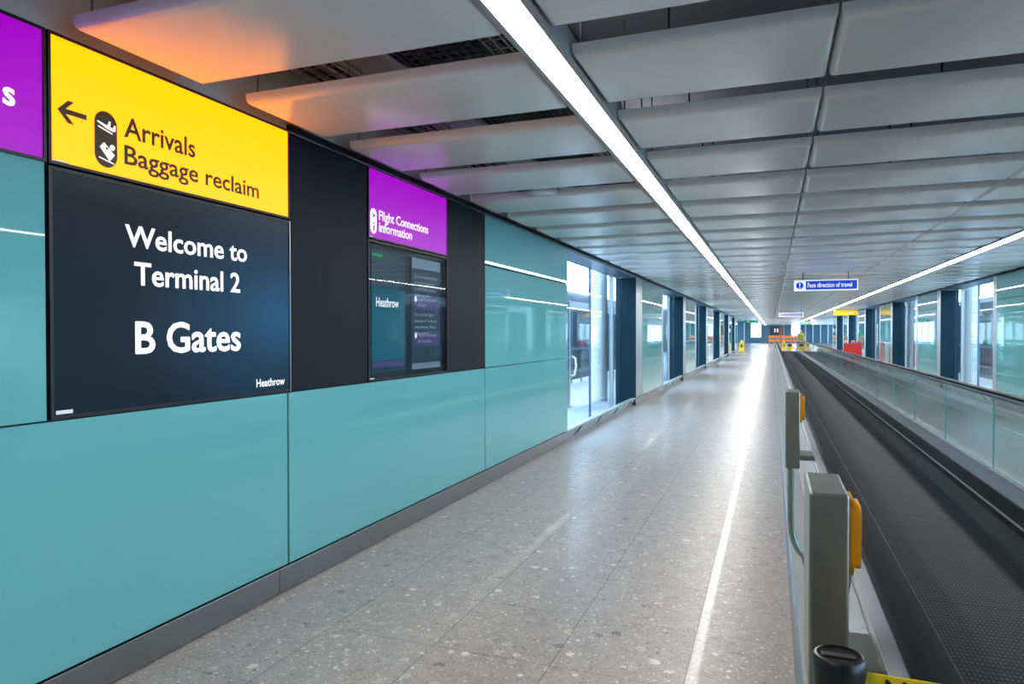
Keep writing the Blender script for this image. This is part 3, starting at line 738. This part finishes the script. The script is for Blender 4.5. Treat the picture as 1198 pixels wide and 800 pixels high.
# ---------------------------------------------------------------- moving walkway
WX = 1.07; WY0, WY1 = 1.25, 61.0
wk = empty('moving_walkway', (WX, WY0, 0), 'long moving walkway with dark grooved belt and glass balustrades', 'moving walkway')
MB().box(WX-.70, WX+.70, 2.2, 60.5, -.0, .012).build('belt', M['belt'], wk)
MB().box(WX-.72, WX+.72, WY0+.1, 2.2, .0, .014).build('landing_plate', M['deck'], wk)
MB().box(WX-.72, WX+.72, 60.5, WY1, .0, .014).build('landing_plate', M['deck'], wk)
m = MB()
for k in range(100): m.box(WX-.70+.014*k, WX-.694+.014*k, 2.2, 2.3, .012, .02)
cb = MB().box(WX-.70, WX+.70, 2.12, 2.2, .014, .02).build('comb_plate', M['amber'], wk)
m.build('comb_tooth_row', M['amber'], wk)
R0 = .165                                      # radius of the handrail turn
for s in (-1, 1):
    def X(d): return WX+s*d
    # cross-section pieces; d = distance from the walkway centre line
    def strip(pts, name, mat, y0=WY0, y1=WY1, smooth=False):
        MB().prism([(X(a), z) for a, z in pts], 'Y', y0, y1).build(name, M[mat], wk, smooth)
    strip([(.703, .0), (.715, .0), (.715, .186), (.703, .186)], 'skirt', 'skirt')
    strip([(.694, .012), (.703, .012), (.703, .024), (.694, .024)], 'skirt_edge', 'alu')
    strip([(.699, .186), (.80, .246), (.80, .236), (.716, .186)], 'inner_deck', 'deck')
    strip([(.697, .170), (.703, .170), (.703, .186), (.697, .186)], 'deck_edge', 'traysteel')
    strip([(.80, .232), (.836, .232), (.836, .262), (.826, .262), (.826, .25), (.810, .25), (.810, .262), (.80, .262)], 'glass_clamp', 'fixture')
    strip([(.836, .236), (.96, .236), (.972, .224), (.972, .0), (.960, .0), (.960, .22), (.836, .22)], 'outer_cladding', 'clad')
    # glass sheets
    y = 7.42-1.85*4+.0
    ys = [1.19]+[7.42-1.85*3+1.85*k for k in range(33)]
    ys = [v for v in ys if v < WY1-.3]+[WY1-.35]
    for a, b in zip(ys, ys[1:]):
        MB().box(min(X(.812), X(.824)), max(X(.812), X(.824)), a+.006, b-.006, .254, .905).build('glass_panel', M['baluglass'], wk)
        if a > 1.3: MB().box(min(X(.812), X(.824)), max(X(.812), X(.824)), a-.0055, a+.0055, .254, .905).build('glass_joint', M['glassedge'], wk)
    # rounded end sheets
    for yc, sg_ in ((1.19, -1), (WY1-.35, 1)):
        r = .32; pts = [(yc, .254)]+[(yc+sg_*r*math.sin(PI*k/16), .585-r*math.cos(PI*k/16)) for k in range(17)]
        MB().prism(pts, 'X', X(.812), X(.824)).build('glass_end', M['baluglass'], wk)
    # handrail and its guide
    c = .828; ym, zm, rr = 1.15, .60, .36
    path = [(X(c), ym+.05, zm-rr)] + [(X(c), ym-rr*math.sin(PI*k/14), zm-rr*math.cos(PI*k/14)) for k in range(15)]
    y = 3.0
    path += [(X(c), y_, .96) for y_ in (2.2, 4, 8, 16, 30, 45, 58)]
    ye = WY1-.32
    path += [(X(c), ye+rr*math.sin(PI*k/14), zm+rr*math.cos(PI*k/14)) for k in range(15)]+[(X(c), ye-.2, zm-rr)]
    pr = [(-.026, -.016), (-.036, -.008), (-.038, .002), (-.030, .011), (0, .014), (.030, .011), (.038, .002), (.036, -.008), (.026, -.016)]
    MB().sweep(pr, path).build('handrail', M['rubber'], wk, smooth=True)
    pr = [(-.022, -.052), (-.022, -.018), (.022, -.018), (.022, -.052)]
    MB().sweep(pr, path).build('handrail_guide', M['guide'], wk)
    pr = [(-.0625 if s < 0 else -.041, -.0215), (-.0625 if s < 0 else -.041, -.0165), (.041 if s < 0 else .0625, -.0165), (.041 if s < 0 else .0625, -.0215)]
    MB().sweep(pr, path).build('handrail_trim', M['trimpale'], wk)

# emergency stop housings beside the near handrail
def stop_unit(y, label):
    o = empty('emergency_stop_unit', (.095, y+.09, 0), label, 'emergency stop unit', 'emergency stop units by the handrail')
    MB().box(.060, .122, y, y+.19, .875, 1.229, .005, 3).build('housing', M['steel'], o)
    m = MB()
    cy, cz, hy, hz, rr = y+.068, 1.150, .056, .066, .03
    pts = [(cy+sy*(hy-rr)+rr*math.cos(a0+PI/2*j/5), cz+sz*(hz-rr)+rr*math.sin(a0+PI/2*j/5)) for sy, sz, a0 in ((1, 1, 0), (-1, 1, PI/2), (-1, -1, PI), (1, -1, 1.5*PI)) for j in range(6)]
    m.prism(pts, 'X', .1215, .143)
    es = [ed for ed in m.bm.edges if all(v.co.x > .14 for v in ed.verts)]
    bmesh.ops.bevel(m.bm, geom=es, offset=.012, segments=4, affect='EDGES')
    b = m.build('stop_button_cover', M['amber'], o, smooth=True)
    MB().box(.1425, .1438, y+.025, y+.112, 1.149, 1.1515).build('cover_seam', M['ink'], b)
    MB().box(.1215, .199, y+.02, y+.17, .912, .935, .003).build('bracket_arm', M['steel'], o)
    p = [(.085, y+.05, .876), (.085, y+.05, .62)]+[(.085+.09*(1-math.cos(a)), y+.05, .62-.17*math.sin(a)) for a in (.3, .6, .9, 1.2)]+[(.16, y+.05, .40), (.175, y+.05, .30), (.18, y+.05, .245)]
    MB().tube(p, .0145, 14).build('support_tube', M['steel'], o, smooth=True)
    MB().lathe(.18, y+.05, [(.026, .2375), (.026, .242), (.016, .247)], 24).build('tube_flange', M['steel'], o, smooth=True)
    MB().tube([(.1215, y+.035, .985), (.126, y+.035, .985)], .004, 8).build('cover_screw', M['trimline'], o)
stop_unit(1.275, 'brushed steel emergency stop unit with amber cover, behind the black barrier post')
stop_unit(3.43, 'brushed steel emergency stop unit farther along the handrail, on its bent tube')

# small pin on the near inner deck, seen through the glass
o = tag(MB().lathe(.40, 3.37, [(.028, .205), (.028, .214), (.011, .218), (.011, .33), (.006, .335)], 20).build('deck_pin', M['traydark'], smooth=True), 'small dark pin with flange on the walkway deck inside the near glass', 'pin')

# retractable barrier posts with tape across the entrance
def barrier_post(x, y, label):
    o = empty('barrier_post', (x, y, 0), label, 'barrier post')
    MB().lathe(x, y, [(.17, 0), (.17, .012), (.16, .02), (.04, .03)], 40).build('base', M['post'], o, smooth=True)
    MB().lathe(x, y, [(.029, .02), (.029, .96)], 28).build('tube', M['post'], o, smooth=True)
    MB().lathe(x, y, [(.030, .935), (.0335, .945), (.0335, 1.034), (.035, 1.036), (.035, 1.046), (.032, 1.051), (.029, 1.052), (.029, 1.0485), (.001, 1.0485)], 40).build('head', M['post'], o, smooth=True)
    MB().box(x-.022, x+.022, y-.006, y+.006, 1.0486, 1.0508, .001).build('head_clip', M['traydark'], o)
    return o
bp = barrier_post(.089, 1.06, 'black barrier post head in front of the nearer steel stop unit')
tp = MB(); n = 40; L0, L1 = .124, 2.047
top = []; 
def tz(x): t = (x-L0)/(L1-L0); return 1.032-.004*4*t*(1-t)
prev = None; fs = []
for k in range(n+1):
    x = L0+(L1-L0)*k/n; z = tz(x)
    r4 = [tp.bm.verts.new((x, 1.06-.0008, z-.042)), tp.bm.verts.new((x, 1.06+.0008, z-.042)), tp.bm.verts.new((x, 1.06+.0008, z)), tp.bm.verts.new((x, 1.06-.0008, z))]
    if prev:
        for a in range(4): fs.append(tp.bm.faces.new((prev[a], prev[(a+1) % 4], r4[(a+1) % 4], r4[a])))
    prev = r4
bmesh.ops.recalc_face_normals(tp.bm, faces=fs)
tape = tp.build('tape', M['tape'], bp)
text('NO ENTRY', M['ink'], tape, ('Y', 1.0592),   .146, .9985, .19, .027, .012)
text('NO ENTRY', M['ink'], tape, ('Y', 1.0592),   .96, .9955, .19, .027, .012)
barrier_post(2.082, 1.06, 'black barrier post holding the far end of the yellow tape')

# ---------------------------------------------------------------- hanging signs
def hanging(name, x0, x1, y, z0, z1, mat, label, rods=.12):
    o = empty(name, ((x0+x1)/2, y, z0), label, 'hanging sign')
    MB().box(x0, x1, y, y+.06, z0, z1, .006).build('sign_board', mat, o)
    for x in (x0+rods, x1-rods):
        MB().tube([(x, y+.03, z1), (x, y+.03, 3.25)], .009, 8).build('hanger_rod', M['traydark'], o)
    return o
def mandatory(y, x0, x1, z0, z1, label, txt=True):
    o = hanging('hanging_sign', x0, x1, y, z0, z1, M['signwhite'], label, .17)
    Fy = ('Y', y); zc = (z0+z1)/2
    poly(rect(x0+.215, x1-.02, z0+.022, z1-.022), Fy).build('blue_field', M['blue'], o)
    poly(disc(x0+.105, zc, .07), Fy).build('blue_disc', M['blue'], o)
    poly([(x0+.092, zc+.055), (x0+.118, zc+.055), (x0+.112, zc-.018), (x0+.098, zc-.018)], Fy, .004).build('mark_stem', M['signwhite'], o)
    poly(disc(x0+.105, zc-.042, .013), Fy, .004).build('mark_dot', M['signwhite'], o)
    text('Face direction of travel', M['signwhite'], o, Fy, x0+.25, zc-.04, .80, .085, .011, eps=.004)
    return o
mandatory(15.0, .412, 1.569, 2.337, 2.552, 'blue and white hanging sign reading Face direction of travel')
o = hanging('hanging_sign', .31, 1.47, 37.3, 2.29, 2.52, M['signwhite'], 'small pale hanging sign with lilac band farther along the walkway')
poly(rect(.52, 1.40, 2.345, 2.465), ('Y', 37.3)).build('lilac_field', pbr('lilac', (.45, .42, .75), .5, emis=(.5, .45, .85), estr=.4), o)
poly(rect(1.36, 1.40, 2.335, 2.475), ('Y', 37.3), .004).build('end_mark', M['blue'], o)
poly(disc(.40, 2.405, .03), ('Y', 37.3)).build('symbol_dot', M['blue'], o)
poly(disc(.47, 2.405, .03), ('Y', 37.3)).build('symbol_dot', M['blue'], o)
o = hanging('hanging_sign', 2.92, 3.99, 38.3, 2.385, 2.625, M['signyellow'], 'yellow hanging sign above the far side of the walkway')
poly([(3.45, 2.48), (3.50, 2.53), (3.50, 2.44)], ('Y', 38.3)).build('arrow', M['white_lit'], o)
poly(disc(3.62, 2.50, .04), ('Y', 38.3)).build('symbol_disc', M['white_lit'], o)
poly(rect(3.72, 3.80, 2.455, 2.53), ('Y', 38.3)).build('symbol_block', M['white_lit'], o)
o = hanging('exit_sign', -2.1, -1.0, 58.0, 2.30, 2.50, M['green'], 'dark green hanging sign at the far end left of the light line')
poly([(-1.85, 2.40), (-1.75, 2.46), (-1.75, 2.34)], ('Y', 58.0)).build('arrow', M['white_lit'], o)
o = hanging('exit_sign', 2.30, 2.95, 62.6, 2.22, 2.40, M['greenlit'], 'bright green lit sign beyond the walkway end', .06)
poly([(2.45, 2.31), (2.53, 2.36), (2.53, 2.26)], ('Y', 62.6)).build('arrow', M['white_lit'], o)

# ---------------------------------------------------------------- far objects
def a_board(x, y, h, label):
    o = empty('caution_board', (x, y, 0), label, 'caution sign')
    w = h*.24
    for s in (-1, 1):
        m = MB(); pts = [(x-w, 0), (x-w*.55, h*.96), (x-w*.4, h), (x+w*.4, h), (x+w*.55, h*.96), (x+w, 0), (x+w*.72, 0), (x+w*.62, h*.1), (x-w*.62, h*.1), (x-w*.72, 0)]
        v0 = [m.bm.verts.new((px, y+s*(.02+.17*(1-z/h)), z)) for px, z in pts]
        v1 = [m.bm.verts.new((px, y+s*(.035+.17*(1-z/h)), z)) for px, z in pts]
        fs = [m.bm.faces.new(v0), m.bm.faces.new(v1[::-1])]
        for i in range(len(pts)): fs.append(m.bm.faces.new((v0[i], v1[i], v1[(i+1) % len(pts)], v0[(i+1) % len(pts)])))
        bmesh.ops.recalc_face_normals(m.bm, faces=fs)
        m.build('board_leaf', M['yellow'], o)
    yf = y-(.036+.17*.45)
    MB().prism([(x-w*.4, h*.45), (x, h*.8), (x+w*.4, h*.45)], 'Y', yf-.028, yf-.004).build('warning_triangle', M['ink'], o)
    MB().tube([(x-.05, y, h-.01), (x-.04, y, h+.04), (x+.04, y, h+.04), (x+.05, y, h-.01)], .012, 8).build('grip', M['yellow'], o)
a_board(-2.15, 55.3, .92, 'yellow folding caution board against the base of the sign wall, far away')
a_board(.95, 63.2, .80, 'yellow folding caution board at the far end of the belt')
o = empty('mop_bucket', (1.42, 63.4, 0), 'yellow bucket with dark top beside the far caution board', 'bucket')
MB().lathe(1.42, 63.4, [(.15, 0), (.19, .34), (.20, .36), (.18, .36)], 24).build('pail', M['yellow'], o, smooth=True)
MB().lathe(1.42, 63.4, [(.17, .361), (.19, .50), (.10, .56), (.02, .58)], 24).build('wringer', M['navy'], o, smooth=True)
def road_barrier(x, y, label):
    o = empty('red_barrier', (x, y, 0), label, 'barrier', 'red plastic barriers')
    w, d, h = .25, .20, 1.02
    m = MB(); m.prism([(y-d, 0), (y-d, .18), (y-d*.55, .3), (y-d*.5, h), (y+d*.5, h), (y+d*.55, .3), (y+d, .18), (y+d, 0)], 'X', x-w, x+w)
    bmesh.ops.bevel(m.bm, geom=list(m.bm.edges), offset=.02, segments=2, affect='EDGES')
    m.build('body', M['red'], o, smooth=True)
    for s in (-.13, .13):
        MB().tube([(x+s-.06, y, h-.01), (x+s-.05, y, h+.09), (x+s+.05, y, h+.09), (x+s+.06, y, h-.01)], .016, 8).build('lifting_handle', M['white_paint'] if s < 0 else M['red'], o, smooth=True)
    MB().box(x-w*.7, x+w*.7, y-d*.5-.012, y-d*.5+.001, .62, .80, .004).build('raised_band', M['red'], o)
road_barrier(3.36, 35.5, 'red plastic barrier behind the walkway handrail, the one with pale handles')
road_barrier(3.80, 37.1, 'red plastic barrier behind the walkway handrail, close to the dark pillar')
def orange_barrier(x, y, label):
    o = empty('orange_barrier', (x, y, 0), label, 'barrier', 'orange barriers across the far hall')
    for z in (.55, .95): MB().box(x-.55, x+.55, y-.02, y+.02, z, z+.26, .01).build('board', M['orange'], o)
    for s in (-.5, .5):
        MB().box(x+s-.03, x+s+.03, y-.03, y+.03, 0, 1.28).build('post', M['orange'], o)
        MB().box(x+s-.05, x+s+.05, y-.3, y+.3, 0, .07, .01).build('foot', M['post'], o)
for k, l in enumerate(('orange barrier at the far end, first in line beyond the handrail', 'orange barrier at the far end, second in line under the dark board', 'orange barrier at the far end, third in line near the yellow-vested worker')):
    orange_barrier(.25+k*1.2, 78, l)
o = empty('display_board', (.6, 104, 0), 'dark and brown display board at the very end of the hall', 'display board')
MB().box(-.30, .95, 104, 104.1, 1.2, 2.42).build('dark_leaf', M['post'], o)
MB().box(.95, 1.55, 104, 104.1, 1.2, 2.42).build('brown_leaf', M['brown'], o)
for x in (-.2, 1.45): MB().box(x-.04, x+.04, 104.1, 104.18, 0, 2.42).build('leg', M['post'], o)
for x in (.30, .65): poly(rect(x, x+.16, 1.6, 2.1), ('Y', 104.0), .01).build('pale_mark', M['white_lit'], o)

# ---------------------------------------------------------------- the worker
def skin(verts, edges, radii, root):
    me = bpy.data.meshes.new('tmp'); me.from_pydata(verts, edges, [])
    ob = bpy.data.objects.new('tmp', me); COL.objects.link(ob)
    sk = ob.modifiers.new('s', 'SKIN'); sb = ob.modifiers.new('b', 'SUBSURF'); sb.levels = 1; sb.render_levels = 1
    for i, r in enumerate(radii): me.skin_vertices[0].data[i].radius = (r, r) if not isinstance(r, tuple) else r
    me.skin_vertices[0].data[root].use_root = True
    dg = bpy.context.evaluated_depsgraph_get(); out = bpy.data.meshes.new_from_object(ob.evaluated_get(dg))
    bpy.data.objects.remove(ob); bpy.data.meshes.remove(me); return out
def worker(x, y):
    o = empty('person', (x, y, 0), 'person in a yellow vest and dark trousers standing at the walkway end', 'person')
    V, E_, R_ = [], [], []
    def v(p, r, par=None):
        V.append((x+p[0], y+p[1], p[2])); R_.append(r)
        if par is not None: E_.append((par, len(V)-1))
        return len(V)-1
    pel = v((0, 0, .95), (.135, .10)); sp = v((0, .01, 1.15), (.125, .09), pel); ch = v((0, .01, 1.34), (.17, .11), sp); nk = v((0, 0, 1.47), .055, ch)
    hd0 = v((0, -.01, 1.56), .07, nk); hd1 = v((0, -.015, 1.64), .085, hd0); hd2 = v((0, -.005, 1.73), .06, hd1)
    v((0, -.145, 1.625), .024, hd1)                          # nose
    for s in (-1, 1): v((s*.10, .005, 1.635), .02, hd1)   # ears
    for s in (-1, 1):
        hip = v((s*.09, 0, .88), .09, pel); kn = v((s*.105, -.02*s, .48), .06, hip); an = v((s*.11, .02, .09), .042, kn); v((s*.12, -.13, .04), .036, an)
        sh = v((s*.185, 0, 1.40), .058, ch); el = v((s*.24, .02, 1.12), .043, sh); wr = v((s*.25, -.06, .87), .03, el); pa = v((s*.25, -.075, .80), .034, wr)
        for k in range(4): f1 = v((s*(.222+.02*k), -.085, .745-(.006 if k in (0, 3) else 0)), .0095, pa); v((s*(.224+.018*k), -.07, .70), .008, f1)
        t = v((s*.225, -.115, .80), .011, pa); v((s*.222, -.125, .765), .009, t)
    me = skin(V, E_, R_, 0)
    def add(name, me, mat):
        me.transform(Matrix.Translation((-x, -y, 0))); me.materials.clear(); me.materials.append(mat)
        for f in me.polygons: f.use_smooth = True
        ob = bpy.data.objects.new(name, me); COL.objects.link(ob); ob.parent = o; return ob
    add('body', me, M['skin'])
    def sub(pts, edges, rad, root=0): return skin([(x+a, y+b, c) for a, b, c in pts], edges, rad, root)
    add('hi_vis_vest', sub([(0, 0, .80), (0, .01, 1.08), (0, .01, 1.34), (0, 0, 1.44), (.19, 0, 1.40), (.235, .02, 1.18), (-.19, 0, 1.40), (-.235, .02, 1.18)], [(0, 1), (1, 2), (2, 3), (2, 4), (4, 5), (2, 6), (6, 7)],
        [(.225, .185), (.205, .165), (.21, .15), (.09, .09), .078, .066, .078, .066], 1), M['hivis'])
    add('trousers', sub([(0, 0, .95), (.09, 0, .84), (.105, -.02, .48), (.11, .02, .09), (-.09, 0, .84), (-.105, .02, .48), (-.11, .02, .09)], [(0, 1), (1, 2), (2, 3), (0, 4), (4, 5), (5, 6)], [(.155, .12), .112, .084, .075, .112, .084, .075]), M['navy'])
    for s in (-1, 1):
        add('shoe', sub([(s*.11, .03, .075), (s*.115, -.05, .05), (s*.122, -.17, .04)], [(0, 1), (1, 2)], [(.055, .06), (.055, .048), (.045, .035)], 1), M['post'])
    hb = bmesh.new(); bmesh.ops.create_uvsphere(hb, u_segments=24, v_segments=16, radius=1)
    bmesh.ops.delete(hb, geom=[q for q in hb.verts if q.co.z < -.45 or (q.co.y < -.35 and q.co.z < .42) or (abs(q.co.x) > .8 and q.co.z < -.05 and q.co.y < .1)], context='VERTS')
    for q in hb.verts: q.co = Vector((x+q.co.x*.089, y+.012+q.co.y*.10, 1.665+q.co.z*.098))
    hm = bpy.data.meshes.new('hair'); hb.to_mesh(hm); hb.free(); add('hair', hm, M['hair'])
    for s in (-1, 1):
        eb = bmesh.new(); bmesh.ops.create_uvsphere(eb, u_segments=10, v_segments=8, radius=.013)
        for q in eb.verts: q.co += Vector((x+s*.032, y-.083, 1.652))
        em = bpy.data.meshes.new('eye'); eb.to_mesh(em); eb.free(); add('eye', em, M['ink'])
    mb = bmesh.new(); bmesh.ops.create_uvsphere(mb, u_segments=12, v_segments=8, radius=1)
    for q in mb.verts: q.co = Vector((x+q.co.x*.024, y-.088+q.co.y*.010, 1.592+q.co.z*.006))
    mm = bpy.data.meshes.new('mouth'); mb.to_mesh(mm); mb.free(); add('mouth', mm, M['brown'])
worker(2.22, 61.9)

# ---------------------------------------------------------------- world, camera, view
w = bpy.data.worlds.new('daylight'); S.world = w; w.use_nodes = True
bg = w.node_tree.nodes['Background']; bg.inputs['Color'].default_value = (.46, .73, 1.0, 1); bg.inputs['Strength'].default_value = 7.8
cam = bpy.data.cameras.new('camera'); co = bpy.data.objects.new('camera', cam); COL.objects.link(co)
cam.sensor_width = 36; cam.lens = 810/1198*36; cam.clip_start = .05; cam.clip_end = 400
yaw, pit, rol = math.radians(20.58), math.radians(.72), math.radians(-.08)
fw = Vector((-math.sin(yaw)*math.cos(pit), math.cos(yaw)*math.cos(pit), -math.sin(pit)))
r = Vector((math.cos(yaw), math.sin(yaw), 0)); u = r.cross(fw)
r2 = r*math.cos(rol)+u*math.sin(rol); u2 = u*math.cos(rol)-r*math.sin(rol)
mt = Matrix((r2, u2, -fw)).transposed().to_4x4(); mt.translation = Vector((0, 0, 1.5))
co.matrix_world = mt
S.camera = co
S.view_settings.view_transform = 'Standard'; S.view_settings.look = 'None'; S.view_settings.gamma = 1; S.view_settings.exposure = .25
S.view_settings.use_curve_mapping = False
c = S.cycles
c.use_denoising = True; c.max_bounces = 9; c.transparent_max_bounces = 16; c.diffuse_bounces = 4; c.glossy_bounces = 5
c.sample_clamp_indirect = 6; c.caustics_reflective = False; c.caustics_refractive = False
